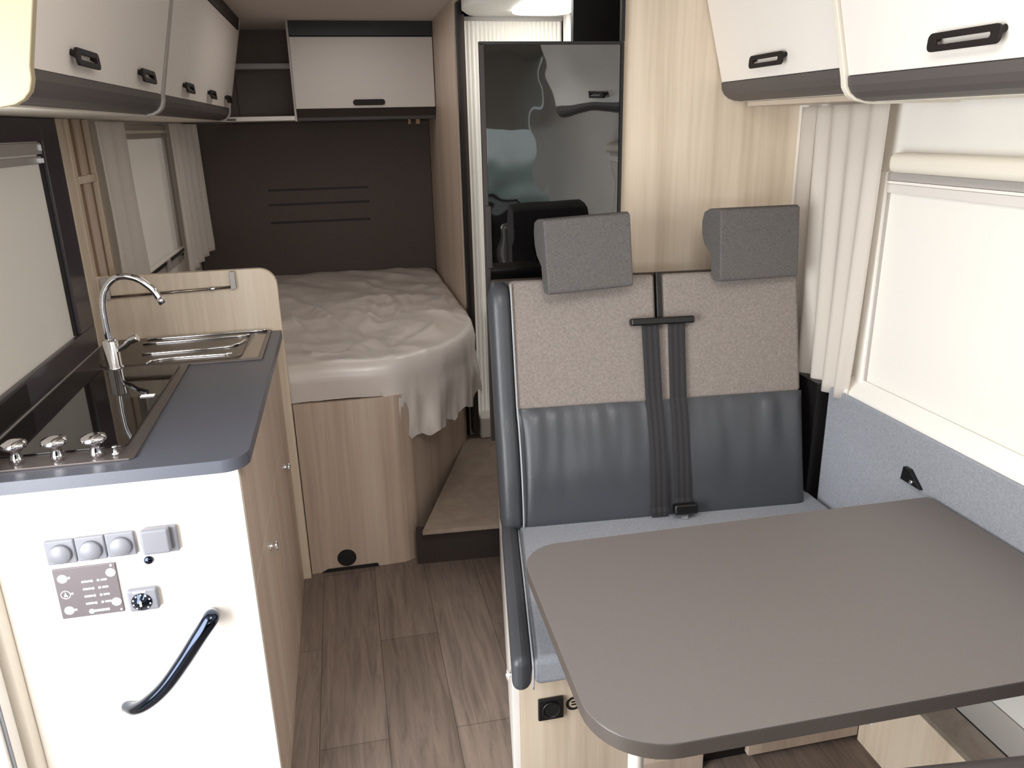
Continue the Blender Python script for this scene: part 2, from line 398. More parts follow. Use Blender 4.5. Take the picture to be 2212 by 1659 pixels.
# ------------------------------------------------------------------ left overhead cabinets
PL = [(-.412, 2.08), (-.50, 1.73)]
VC = [(-.50, 1.73), (-.5015, 1.714), (-.507, 1.698), (-.517, 1.686), (-.531, 1.679), (-.552, 1.674)]
def slot_handle(parent, y, mirror=1, L=.155, xz=(-.492, 1.786)):
    # bracket handle: rounded frame with a slot, tilted away from the door, on two stubs
    n = Vector((1*mirror, 0, -.28)).normalized(); dn = Vector((0, 0, -1)); dn = (dn - n*dn.dot(n)).normalized()
    b_ = (dn*.95 + n*.32).normalized(); c = Vector((xz[0], y, xz[1])); t = b_.cross(Vector((0, 1, 0))).normalized()
    O = rrect(-L/2, L/2, 0, .033, .011, 4); I = rrect(-L/2+.022, L/2-.022, .0115, .0215, .0048, 4)
    bm = BM(); vs = []
    for k in (0, 1):
        for loop in (O, I):
            vs.append([bm.verts.new(c + n*.014 + Vector((0, 1, 0))*p[0] + b_*p[1] + t*(k*.006-.003)) for p in loop])
    m_ = len(O)
    for i in range(m_):
        j = (i+1) % m_
        bm.faces.new([vs[0][i], vs[0][j], vs[1][j], vs[1][i]]); bm.faces.new([vs[2][i], vs[3][i], vs[3][j], vs[2][j]])
        bm.faces.new([vs[0][i], vs[2][i], vs[2][j], vs[0][j]]); bm.faces.new([vs[1][i], vs[1][j], vs[3][j], vs[3][i]])
    for s in (-1, 1):
        a = c + Vector((0, s*(L/2-.010), 0)); tube(bm, [a + dn*.010 - n*.002, a + dn*.012 + n*.010, a + b_*.016 + n*.014], .0065, 8)
    bmesh.ops.recalc_face_normals(bm, faces=bm.faces[:])
    return obj('handle', bm, 'bracket', parent, bevel=.0012, seg=2)
def overhead_left(y0, y1, label, handles, end_near=False, end_mat='wood'):
    r = thing('overhead_cabinet', label, 'cabinet', (-.65, (y0+y1)/2, 1.67))
    obj('carcass', prism(BM(), [(-.79, ZC), (-.44, ZC), (-.523, 1.74), (-.55, 1.69), (-.79, 1.69)], 'y', y0+.02, y1-.02), 'white_matt', r)
    bm = prism(BM(), [(-.414, 2.075), (-.50, 1.731), (-.518, 1.733), (-.432, 2.078)], 'y', y0+.004, y1-.004)
    d = obj('door', bm, 'door_grey', r, bevel=.0015)
    for y in handles: slot_handle(d, y)
    ins = [(x-.014, z+.006) for x, z in VC[::-1]]
    obj('valance', prism(BM(), VC + ins, 'y', y0+.002, y1-.002), 'valance', r)
    obj('top_rail', prism(BM(), [(-.405, ZC), (-.413, 2.08), (-.43, 2.08), (-.43, ZC)], 'y', y0, y1), 'valance_dark', r)
    obj('bottom_board', B(-.79, -.552, y0+.002, y1-.002, 1.670, 1.688), 'cream', r)
    return r
prof = [(XL+.002, ZC), (-.398, ZC), (-.494, 1.733), (-.4955, 1.712), (-.502, 1.693), (-.514, 1.680), (-.530, 1.672), (-.555, 1.668), (XL+.002, 1.668)]
r1 = overhead_left(1.575, 2.64, 'overhead cabinet above the sink with two slotted dark handles', [1.845, 2.40])
obj('end_panel', prism(BM(), prof, 'y', 1.553, 1.575), 'cream_wood', r1, bevel=.003)
obj('divider_panel', prism(BM(), prof, 'y', 2.64, 2.672), 'rail', r1, bevel=.002)
r2 = overhead_left(2.672, 4.235, 'overhead cabinet above the bed curtains with three slotted dark handles', [3.04, 3.585, 4.10])
obj('end_panel', prism(BM(), prof, 'y', 4.235, 4.25), 'rail', r2)

# ------------------------------------------------------------------ right overhead cabinets
def overhead_right(y0, y1, label, handle, dx, dz):
    r = thing('overhead_cabinet', label, 'cabinet', (1.3, (y0+y1)/2, 1.67))
    S = lambda L: [(x+dx, z+dz if z < 2.0 else z) for x, z in L]
    obj('carcass', prism(BM(), S([(1.445-dx, ZC), (1.13, ZC), (1.21, 1.75), (1.25, 1.69), (1.445-dx, 1.69)]), 'y', y0+.014, y1-.014), 'white_matt', r)
    d = obj('door', prism(BM(), S([(1.075, 2.12), (1.181, 1.733), (1.199, 1.736), (1.093, 2.123)]), 'y', y0+.004, y1-.004), 'white', r, bevel=.002)
    slot_handle(d, handle, -1, .176, (1.167+dx, 1.794+dz))
    V = [(1.181, 1.731), (1.184, 1.712), (1.193, 1.697), (1.208, 1.686), (1.23, 1.679), (1.252, 1.677)]
    obj('valance', prism(BM(), S(V + [(x+.014, z+.006) for x, z in V[::-1]]), 'y', y0+.002, y1-.002), 'valance', r)
    obj('bottom_board', B(1.252+dx, 1.445, y0+.014, y1-.014, 1.676+dz, 1.690+dz), 'cream', r)
    pr = S([(1.445-dx, ZC), (1.066, ZC), (1.174, 1.731), (1.178, 1.709), (1.19, 1.692), (1.207, 1.681), (1.252, 1.672), (1.445-dx, 1.672)])
    return r, pr
ra, pr = overhead_right(1.755, 2.398, 'smaller white overhead cabinet against the wooden wall above the curtain', 2.085, 0, 0)
obj('end_panel', prism(BM(), pr, 'y', 1.738, 1.755), 'cream', ra, bevel=.002)
rb, pr = overhead_right(.55, 1.700, 'larger white overhead cabinet above the dinette window', 1.325, -.035, -.022)
obj('end_panel', prism(BM(), pr, 'y', 1.700, 1.717), 'cream', rb, bevel=.002)
obj('shadow_gap', B(1.16, 1.44, 1.7175, 1.7375, 1.68, ZC), 'brown', rb)
obj('light_strip', B(1.27, 1.445, 1.74, 2.39, 1.662, 1.675), 'wood_y', ra)

# ------------------------------------------------------------------ kitchen cabinet
kx0, kx1, ky0, ky1 = -.765, -.264, 1.607, 2.69
kc = thing('kitchen_cabinet', 'kitchen cabinet with glossy white end panel and wooden fronts facing the aisle', 'cabinet', (-.52, 2.15, 0))
obj('carcass', B(kx0+.005, kx1-.022, ky0+.02, ky1-.002, .0, .66), 'brown', kc)
obj('end_panel', B(kx0, kx1-.001, ky0, ky0+.018, 0, .946), 'white', kc, bevel=.0015)
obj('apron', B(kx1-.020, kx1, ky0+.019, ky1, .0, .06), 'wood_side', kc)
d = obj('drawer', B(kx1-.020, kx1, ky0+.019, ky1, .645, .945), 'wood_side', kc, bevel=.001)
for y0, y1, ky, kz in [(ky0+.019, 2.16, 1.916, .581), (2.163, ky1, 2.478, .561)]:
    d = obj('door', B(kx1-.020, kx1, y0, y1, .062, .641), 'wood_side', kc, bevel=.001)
    bm = BM(); lathe(bm, [(.012, 0), (.012, .002), (.007, .003), (.007, .010), (.0135, .012), (.0135, .018), (.009, .021)], (kx1, ky, kz), (1, 0, 0), 20)
    obj('knob', bm, 'chrome', d)
bp = thing('side_board', 'rounded wooden board standing at the far end of the worktop', 'board', (-.52, 2.71, 0))
obj('panel', prism(BM(), rrect(-.795, -.237, .0, 1.188, .05, 8, (0, 0, .058, 0)), 'y', 2.696, 2.722), 'wood', bp, bevel=.003)
rl = thing('towel_rail', 'thin bronze rail with silver clip mounted on the wooden side board', 'rail', (-.56, 2.68, 1.13))
bm = BM(); tube(bm, [(-.752, 2.684, 1.124), (-.384, 2.684, 1.134)], .0045, 10); obj('rod', bm, 'steel', rl)
obj('bracket', B(-.383, -.366, 2.675, 2.696, 1.128, 1.186), 'rail', rl, bevel=.002)
obj('bracket', B(-.775, -.752, 2.675, 2.696, 1.118, 1.186), 'rail', rl, bevel=.002)
bm = BM(); tube(bm, [(-.455, 2.684, 1.132), (-.430, 2.684, 1.1327)], .0072, 12); obj('clip', bm, 'chrome', rl)

# worktop
cut = rrect(-.808, -.240, 1.578, 2.694, .05, 8, (0.001, .055, .0, 0.001))
wt = obj('worktop', prism(BM(), cut, 'z', .947, .975), 'counter', None, bevel=.003)
tag(wt, 'slate blue kitchen worktop with rounded front corner', 'worktop')
# dark backsplash and window surround on the left wall
bm = BM()
box(bm, XL, XL+.016, 1.605, 2.612, .976, 1.055); box(bm, XL, XL+.016, 2.478, 2.612, 1.055, 1.668); box(bm, XL, XL+.016, 1.605, 2.478, 1.606, 1.668)
w = struct('window_1', bm, 'surround', bevel=.003)
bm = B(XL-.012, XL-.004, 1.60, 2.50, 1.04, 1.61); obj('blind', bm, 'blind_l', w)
bm = BM(); box(bm, XL-.004, XL+.010, 1.61, 2.475, 1.573, 1.604); box(bm, XL-.004, XL+.006, 1.61, 2.475, 1.548, 1.568); obj('blind_rail', bm, 'rail', w, bevel=.002)
bm = BM(); box(bm, XL-.004, XL+.014, 2.463, 2.477, 1.582, 1.598); box(bm, XL-.004, XL+.014, 2.463, 2.477, 1.550, 1.562); obj('rail_end', bm, 'chrome', w)
bm = B(XL-.004, XL+.006, 2.470, 2.478, 1.055, 1.60); obj('guide', bm, 'dark', w)
bm = BM(); box(bm, XL, XL+.0175, 1.61, 2.61, .977, .983); obj('joint_strip', bm, 'rail', w)
bm = B(XL+.016, XL+.018, 1.70, 2.02, .99, 1.045); obj('dark_panel', bm, 'dark', w)

# sink + hob unit
sk = thing('sink_hob_unit', 'combined hob and sink with black glass lid, steel drainer beside the faucet', 'sink', (-.6, 2.1, .975))
plate_out = [(-.795, 1.630), (-.480, 1.630), (-.470, 1.640), (-.478, 2.335), (-.272, 2.335), (-.272, 2.690), (-.795, 2.690)]
obj('frame', prism(BM(), plate_out, 'z', .975, .980), 'plate', sk, bevel=.001)
obj('hob_glass', prism(BM(), rrect(-.785, -.500, 1.700, 2.325, .012), 'z', .980, .9835), 'glass_blk', sk, bevel=.001)
obj('drainer', prism(BM(), rrect(-.735, -.335, 2.362, 2.672, .03), 'z', .980, .982), 'dark_steel', sk, bevel=.0008)
for path in ([(-.66,2.655),(-.285,2.670)], [(-.66,2.600),(-.335,2.615)], [(-.635,2.470),(-.42,2.480),(-.365,2.500),(-.343,2.550)], [(-.60,2.350),(-.585,2.385),(-.53,2.400),(-.365,2.398)]):
    bm = BM(); tube(bm, curve([(x, y, .984) for x, y in path], 8), .0042, 10); obj('drainer_rib', bm, 'chrome', sk)
bm = prism(BM(), [(-.335, 2.345), (-.285, 2.345), (-.285, 2.625), (-.318, 2.625)], 'z', .980, .9815); obj('bright_plate', bm, 'steel', sk)
obj('lid_tab', B(-.546, -.512, 2.032, 2.050, .984, .986), 'mark', sk, bevel=.002)
for x, y in [(-.703, 1.665), (-.625, 1.662), (-.549, 1.659)]:
    bm = BM(); lathe(bm, [(.014, 0), (.013, .010), (.010, .020), (.011, .028), (.024, .034), (.0265, .040), (.024, .046), (.010, .050)], (x, y, .980), (0, 0, 1), 10)
    obj('knob', bm, 'chrome', sk)
bm = BM(); lathe(bm, [(.008, 0), (.008, .004), (.004, .006), (.004, .016), (.006, .018), (.004, .021)], (-.512, 1.658, .980), (0, 0, 1), 14)
obj('igniter', bm, 'chrome', sk)

fc = thing('faucet', 'tall chrome swan neck faucet with side lever on the sink', 'faucet', (-.682, 2.345, .98))
bm = BM(); lathe(bm, [(.026, 0), (.026, .004), (.021, .008), (.021, .080), (.016, .086)], (-.682, 2.345, .981), (0, 0, 1), 28); obj('body', bm, 'chrome', fc)
bm = BM(); tube(bm, curve([(-.682, 2.345, 1.05), (-.684, 2.345, 1.12), (-.680, 2.345, 1.18), (-.662, 2.345, 1.220), (-.630, 2.345, 1.243), (-.585, 2.345, 1.236), (-.548, 2.345, 1.205), (-.528, 2.345, 1.168)], 8), .0095, 16); obj('spout', bm, 'chrome', fc)
bm = BM(); tube(bm, [(-.533, 2.345, 1.178), (-.524, 2.345, 1.160)], .0105, 16); obj('aerator', bm, 'chrome', fc)
bm = BM(); tube(bm, curve([(-.665, 2.345, 1.035), (-.648, 2.343, 1.043), (-.625, 2.340, 1.060), (-.605, 2.338, 1.068)], 5), [.008]*5+[.009]*5+[.011]*6, 12); obj('lever', bm, 'chrome', fc)

# switches on the white end panel
ypl = ky0
def dimmer(x0):
    r = thing('dimmer_switch', '', 'switch', (x0+.029, ypl, .797), 'row of three round dimmer switches')
    obj('plate', B(x0, x0+.0580, ypl-.010, ypl-.0005, .770, .826), 'switch', r, bevel=.004)
    bm = BM(); lathe(bm, [(.0215, 0), (.0215, .006), (.0195, .009), (.0001, .0092)], (x0+.029, ypl-.009, .795), (0, -1, 0), 32); obj('dial', bm, 'switch', r)
    return r
dm = dimmer(-.664); dm['label'] = 'leftmost of three silver round switches in a row on white kitchen end panel'
d2 = copy_tree(dm, (.0585, 0, .001)); d2['label'] = 'middle of three silver round switches in a row on white kitchen end panel'
d3 = copy_tree(dm, (.117, 0, .002)); d3['label'] = 'rightmost of three silver round switches, next to the plain square switch'
r = thing('square_switch', 'plain square silver switch cover standing proud of the white end panel', 'switch', (-.435, ypl, .80))
obj('plate', B(-.470, -.404, ypl-.012, ypl-.0005, .770, .831), 'switch', r, bevel=.003)
obj('rocker', B(-.474, -.417, ypl-.028, ypl-.010, .776, .834), 'switch', r, bevel=.006)
bm = BM(); lathe(bm, [(.0095, 0), (.0095, .003), (.007, .006), (.0001, .007)], (-.472, ypl-.0005, .752), (0, -1, 0), 20)
tag(obj('push_button', bm, 'dark_chrome'), 'tiny round dark button below the square silver switch', 'button')
cp = thing('control_panel', 'square grey control panel with round white keys and printed lines', 'control panel', (-.6, ypl, .70))
obj('plate', B(-.662, -.538, ypl-.004, ypl-.0005, .636, .757), 'panel', cp, bevel=.002)
def key(x, z, r=.0098):
    bm = BM(); lathe(bm, [(r, 0), (r, .001), (.0001, .0012)], (x, ypl-.004, z), (0, -1, 0), 24); return bm
for x, z in [(-.645, .733), (-.550, .735), (-.645, .656), (-.550, .663)]: obj('round_key', key(x, z), 'mark', cp)
for x, z, r_ in [(-.632, .734, .0028), (-.632, .696, .0025), (-.632, .656, .0028), (-.547, .752, .0026), (-.5435, .643, .0022)]: obj('status_light', key(x, z, r_), 'mark', cp)
bm = BM()
for k in range(24):
    a0, a1 = 2*PI*k/24, 2*PI*(k+1)/24
    vs = [bm.verts.new((-.645+rr*math.cos(a), ypl-.0052, .695+rr*math.sin(a))) for rr, a in ((.0085, a0), (.0100, a0), (.0100, a1), (.0085, a1))]; bm.faces.new(vs)
vs = [bm.verts.new(p) for p in [(-.649, ypl-.0052, .690), (-.641, ypl-.0052, .690), (-.645, ypl-.0052, .701)]]; bm.faces.new(vs)
obj('warning_symbol', bm, 'mark', cp)
bm = BM()
for k in range(4):
    z = .7205-.0178*k
    for (xa, xb) in [(-.610, -.594), (-.572, -.560)]: box(bm, xa-.001*k*0, xb, ypl-.0052, ypl-.004, z-.0018, z+.0018)
    for xc in (-.590, -.577): lathe(bm, [(.0028, 0), (.0028, .001)], (xc, ypl-.0042, z), (0, -1, 0), 12)
obj('printed_legend', bm, 'mark', cp)
bm = BM(); box(bm, -.596, -.566, ypl-.0052, ypl-.004, .6455, .650); lathe(bm, [(.0055, 0), (.0055, .001)], (-.602, ypl-.0042, .6475), (0, -1, 0), 16)
obj('printed_emblem', bm, 'mark', cp)
th = thing('thermostat', 'small chrome framed rotary heater control beside the grey control panel', 'thermostat', (-.493, ypl, .665))
obj('housing', B(-.525, -.463, ypl-.016, ypl-.0005, .637, .691), 'switch', th, bevel=.006)
bm = BM(); lathe(bm, [(.021, 0), (.021, .002), (.013, .003), (.012, .010), (.0001, .011)], (-.497, ypl-.015, .661), (0, -1, 0), 28); obj('dial', bm, 'dark_chrome', th)
bm = BM()
for k in range(9):
    a = math.radians(-50+k*35); lathe(bm, [(.0018, 0), (.0018, .001)], (-.497+.0175*math.cos(a), ypl-.0172, .661+.0175*math.sin(a)), (0, -1, 0), 8)
box(bm, -.499, -.495, ypl-.027, ypl-.0255, .656, .668); box(bm, -.512, -.486, ypl-.0175, ypl-.016, .684, .6865)
obj('scale_marks', bm, 'mark', th)
gh = thing('grab_handle', 'curved dark blue and chrome grab handle slanting on white end panel', 'handle', (-.47, ypl, .5))
P = curve([(-.366, ypl, .594), (-.360, ypl-.030, .611), (-.358, ypl-.052, .617), (-.385, ypl-.060, .583), (-.425, ypl-.060, .527), (-.470, ypl-.058, .470), (-.512, ypl-.050, .430), (-.548, ypl-.03, .402), (-.575, ypl, .388)], 8)
P = [p for p in P]
bm = BM(); tube(bm, P, [.0185 - .005*i/len(P) for i in range(len(P))], 20); obj('bar', bm, 'dark_chrome', gh)

# ------------------------------------------------------------------ wooden niche on the left wall beyond the board
nc = thing('wall_niche', 'narrow open wooden wall niche with one shelf left of the curtain', 'shelf', (-.80, 2.85, 1.19))
obj('stile', B(XL+.001, XL+.018, 2.614, 2.665, .976, 1.668), 'wood', nc, bevel=.002)
obj('stile', B(XL+.001, XL+.018, 2.690, 2.725, 1.10, 1.668), 'wood', nc, bevel=.002)
obj('back_panel', B(XL+.001, XL+.005, 2.725, 2.93, 1.10, 1.668), 'brown', nc)
obj('inner_batten', B(XL+.005, XL+.012, 2.80, 2.86, 1.10, 1.668), 'wood_side', nc)
obj('stile', B(XL+.001, XL+.022, 2.905, 2.93, 1.10, 1.668), 'wood', nc, bevel=.002)
obj('shelf', B(XL+.001, XL+.020, 2.725, 2.905, 1.475, 1.498), 'wood', nc, bevel=.002)

# bedroom window
bm = BM()
box(bm, XL, XL+.012, 3.24, 3.30, 1.04, 1.655); box(bm, XL, XL+.012, 4.12, 4.18, 1.04, 1.655); box(bm, XL, XL+.016, 3.24, 4.18, 1.60, 1.655); box(bm, XL, XL+.012, 3.24, 4.18, 1.02, 1.055)
w = struct('window_2', bm, 'rail', bevel=.003)
obj('blind', B(XL-.012, XL-.004, 3.27, 4.17, 1.04, 1.61), 'blind_l', w)
obj('blind_rail', B(XL-.003, XL+.020, 3.25, 4.17, 1.622, 1.634), 'white', w)
obj('latch_rail', B(XL+.002, XL+.024, 3.25, 4.14, 1.066, 1.082), 'dark', w)
obj('latch_strip', B(XL+.004, XL+.027, 3.25, 4.14, 1.083, 1.088), 'white', w)
obj('latch', B(XL+.02, XL+.034, 3.72, 3.76, 1.050, 1.084), 'rail', w, bevel=.002)

# curtains
def curtain(name, label, x_of, y0, y1, z0, z1, folds, mat, hemf, amp=.016, taper=0):
    nu, nv = folds*12, 26; bm = BM(); g = []
    for i in range(nu+1):
        u = i/nu; col = []
        for j in range(nv+1):
            v = j/nv; y = y0+(y1-y0)*u; zb = z0 + hemf(u)
            yy = y + taper*(1-v)*(u-.5)
            z = zb + (z1-zb)*v
            a = amp*(.45+.55*(1-v))
            x = x_of(u) + a*math.sin(2*PI*folds*u + .8*math.sin(3*u+v*1.5)) + .5*a*noise.noise(Vector((u*folds*1.3, v*1.2, 3)))
            col.append(bm.verts.new((x, yy, z)))
        g.append(col)
    for i in range(nu):
        for j in range(nv): bm.faces.new([g[i][j], g[i+1][j], g[i+1][j+1], g[i][j+1]])
    o = obj(name, bm, mat, None, smooth=True); tag(o, label, 'curtain')
    s = o.modifiers.new('solid', 'SOLIDIFY'); s.thickness = .0012
    return o
curtain('sheer_curtain', 'sheer grey curtain left of the bedroom window, beside the wooden niche', lambda u: XL+.046, 2.885, 3.30, 1.02, 1.662, 3, 'curtain', lambda u: 0)
curtain('sheer_curtain', 'sheer grey curtain right of the bedroom window, against the dark headboard', lambda u: XL+.06+.035*u, 4.00, 4.62, 1.0, 1.662, 5, 'curtain', lambda u: -.03+.05*u, .018)
curtain('sheer_curtain', 'long cream curtain hanging beside the dinette window, next to wooden wall', lambda u: XR-.052, 1.895, 2.215, .822, 1.656, 4, 'curtain_r', lambda u: .0, .012, -.06)
curtain('sheer_curtain', 'narrow beige curtain strip hanging flat against the wooden wall, behind the long curtain', lambda u: XR-.03, 2.26, 2.33, 1.0, 1.655, 1, 'curtain_r', lambda u: .0, .008)

# ------------------------------------------------------------------ dinette window on the right wall
bm = BM()
box(bm, XR-.050, XR, .50, 1.880, 1.482, 1.532)
w = struct('window_3', bm, 'cream', bevel=.018, seg=5)
obj('side_frame', B(XR-.012, XR, 1.925, 1.955, .85, 1.48), 'white_matt', w, bevel=.003)
obj('sill', prism(BM(), [(XR-.046, .842), (XR-.046, .852), (XR-.02, .872), (XR, .885), (XR, .842)], 'y', .5, 1.975), 'white_matt', w, bevel=.002)
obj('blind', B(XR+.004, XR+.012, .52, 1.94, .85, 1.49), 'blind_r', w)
bm = BM(); box(bm, XR-.006, XR+.004, .52, 1.925, 1.458, 1.478); obj('blind_rail', bm, 'rail', w)
obj('blind_rail', B(XR-.010, XR+.004, .52, 1.925, 1.450, 1.457), 'white', w)
obj('blind_rail', B(XR-.006, XR+.004, .52, 1.925, 1.425, 1.449), 'rail_r', w, bevel=.002)
obj('guide', B(XR-.002, XR+.006, 1.919, 1.925, .87, 1.478), 'rail', w)

# grey upholstered side panel
sp = obj('upholstered_side_panel', B(1.41, XR-.002, .3, 2.018, .42, .842), 'fabric_cool', None, bevel=.006)
tag(sp, 'cool grey fabric panel lining the wall under the dinette window', 'wall panel')
bt = thing('table_bracket', 'small black triangular bracket on grey side panel at the table corner', 'bracket', (1.405, 1.6, .71))
obj('plate', prism(BM(), [(1.575, .700), (1.650, .700), (1.645, .738), (1.622, .738)], 'x', 1.398, 1.4095), 'black', bt, bevel=.001)
bm = BM(); lathe(bm, [(.006, 0), (.006, .003), (.0001, .004)], (1.398, 1.607, .709), (-1, 0, 0), 14); obj('screw', bm, 'chrome', bt)

struct('trim_gap_shade', B(1.385, XR-.003, 2.04, 2.395, 0, .845), 'dark')  # dark filler added for the shade between backrest and side panel
# ------------------------------------------------------------------ tall fridge with black glass front
fr = thing('tall_fridge', 'tall appliance with reflective black gloss door behind the left seat', 'fridge', (.65, 2.6, .17))
obj('cabinet_body', B(.545, .838, 2.425, 2.59, .0, 1.835), 'valance_dark', fr)
obj('door', B(.434, .846, 2.386, 2.400, .62, 1.842), 'gloss', fr, bevel=.001)
obj('door_edge', B(.420, .434, 2.384, 2.402, .62, 1.845), 'valance_dark', fr, bevel=.001)
obj('frame_trim', B(.847, .857, 2.384, 2.402, .0, 1.848), 'black', fr)
obj('top_trim', B(.420, .847, 2.384, 2.402, 1.842, 1.850), 'black', fr)
bm = BM(); box(bm, .423, .440, 2.376, 2.386, 1.20, 1.39); obj('hinge_strip', bm, 'valance_dark', fr, bevel=.002)
struct('trim_3', B(.847, .858, 2.384, 2.40, 1.85, ZC), 'black')

# ------------------------------------------------------------------ shower
sh = thing('shower_cubicle', 'white round shower with ribbed wall behind a dark door frame', 'shower', (.8, 3.7, .17))
obj('door_post', B(.527, .558, 3.50, 3.555, .20, ZC-.02), 'frame_dk', sh, bevel=.003)
obj('edge_strip', B(.521, .529, 3.47, 3.50, .30, ZC-.03), 'dark', sh)
pts = []
for k in range(241):
    t = k/240; x = .560 + .440*t; y = 3.60 + .0 + .0075*math.cos(2*PI*24*t) + .05*max(0, (.12-t)/.12)**2*0
    pts.append((x, y))
pts = [(.558, 3.60), (.558, 3.625)][:1] + pts
bm = BM()
v0 = [bm.verts.new((x, y, .28)) for x, y in pts]; v1 = [bm.verts.new((x, y, 2.06)) for x, y in pts]
for i in range(len(pts)-1): bm.faces.new([v0[i], v0[i+1], v1[i+1], v1[i]])
o = obj('tambour_wall', bm, 'tambour', sh); md = o.modifiers.new('s', 'SOLIDIFY'); md.thickness = .006; md.offset = 1
obj('roof_dome', prism(BM(), arc(.865, 3.36, .335, 100, 260, 24) + [(1.04, 3.05), (1.04, 3.61), (.56, 3.61)], 'z', 2.062, 2.12), 'shower', sh)
obj('rim', B(.562, 1.0, 3.575, 3.595, 2.046, 2.062), 'rail', sh)
obj('ceiling_lamp', prism(BM(), rrect(.735, .975, 3.05, 3.45, .08), 'z', 2.050, 2.062), 'lamp', sh, bevel=.008)
obj('shower_tray', prism(BM(), rrect(.563, .98, 3.49, 3.60, .015), 'z', .172, .28), 'shower', sh, bevel=.01)
obj('corner_column', prism(BM(), rrect(.990, 1.045, 3.47, 3.54, .015), 'z', .30, ZC-.01), 'shower', sh, bevel=.002)
obj('wood_post', B(1.045, 1.070, 3.47, 3.54, .17, ZC-.01), 'wood_side', sh)
# ------------------------------------------------------------------ travel bench
def bx(y): return .330 + .165*(y-1.71)
P0 = Vector((.388, 2.045, .46)); P1 = Vector((1.385, 1.975, .46))
U = (P1-P0).normalized(); Nn = Vector((U.y, -U.x, 0)); A_ = math.radians(13.5)
V = Vector((0, 0, 1))*math.cos(A_) - Nn*math.sin(A_); W = Nn*math.cos(A_) + Vector((0, 0, 1))*math.sin(A_)
def S(u, v, w=0): return P0 + U*u + V*v + W*w
def slab(bm, u0, u1, v0, v1, w0, w1):
    vs = [bm.verts.new(S(u, v, w)) for w in (w0, w1) for u, v in ((u0, v0), (u1, v0), (u1, v1), (u0, v1))]
    for f in [(0,1,2,3),(7,6,5,4),(0,4,5,1),(1,5,6,2),(2,6,7,3),(3,7,4,0)]: bm.faces.new([vs[i] for i in f])
    bmesh.ops.recalc_face_normals(bm, faces=bm.faces[:])
    return bm
bn = thing('travel_bench', 'two seat travel bench with light grey upper and slate leather lower backrest', 'bench', (.9, 1.9, 0))
obj('back_shell', slab(BM(), .01, .985, 0, .760, -.115, -.075), 'frame_dk', bn, bevel=.012)
for (u0, u1) in ((.058, .498), (.518, .955)):
    o = obj('upper_backrest', slab(BM(), u0, u1, .365, .750, -.08, .0), 'fabric', bn, bevel=.014, seg=4)
o = obj('upper_bridge', slab(BM(), .40, .60, .362, .61, -.08, -.0025), 'fabric', bn)
# lower leather cushion, one wide panel with gathered creases
bm = BM(); nu, nv = 90, 24; g = []
for i in range(nu+1):
    col = []
    for j in range(nv+1):
        s, t = i/nu, j/nv; u = .058+(.955-.058)*s; v = .37*t
        bul = .030*math.sin(PI*min(1, t*1.0))**.6 if 0 < t < 1 else 0
        mid = math.exp(-((u-.51)/.05)**2)
        bul *= (1-.35*mid)
        edge = min(1, min(s, 1-s)/.03); bul *= edge**.5 if edge > 0 else 0
        cr = .007*noise.noise(Vector((u*22, t*1.2, 0)))*(t**2)*4*(1-t)**.3 if t < 1 else 0
        col.append(bm.verts.new(S(u, v, .0 + bul + cr)))
    g.append(col)
for i in range(nu):
    for j in range(nv): bm.faces.new([g[i][j], g[i+1][j], g[i+1][j+1], g[i][j+1]])
o = obj('lower_backrest', bm, 'leather', bn, smooth=True)
obj('lower_core', slab(BM(), .058, .955, -.01, .368, -.08, .001), 'leather', bn, bevel=.01)
# side bolster of the backrest
bm = BM(); n = 30; rings = []
for j in range(n+1):
    t = j/n; v = -.02 + .77*t; rg = []
    s = 1 - .0*t; tp = math.sin(PI*min(1, max(0, (t*.77)/.05))/2) if t < .05 else (math.sqrt(max(0, 1-((t-.93)/.07)**2)) if t > .93 else 1)
    tp = max(tp, .15)
    hw = .032*(.55+.45*tp); 
    front = .030*math.sin(PI*min(1, t/.48))**.6*(1 if t < .48 else 0)
    for k in range(16):
        a = 2*PI*k/16; cu = .028 + hw*math.copysign(abs(math.cos(a))**.7, math.cos(a)); cw = -.042 + (.052*tp)*math.copysign(abs(math.sin(a))**.6, math.sin(a))
        if math.sin(a) > 0: cw += front*.8
        rg.append(bm.verts.new(S(cu, v, cw)))
    rings.append(rg)
for a, b in zip(rings, rings[1:]):
    for k in range(16): bm.faces.new([a[k], a[(k+1) % 16], b[(k+1) % 16], b[k]])
bm.faces.new(rings[0][::-1]); bm.faces.new(rings[-1]); bmesh.ops.recalc_face_normals(bm, faces=bm.faces[:])
obj('side_bolster', bm, 'leather', bn, smooth=True)
bm = BM(); tube(bm, [S(.060, v*.01, .006 + (.030*math.sin(PI*v*.01/.37)**.6 if 0 < v < 37 else 0)) for v in range(0, 75, 2)], .0028, 8); obj('piping', bm, 'piping', bn)
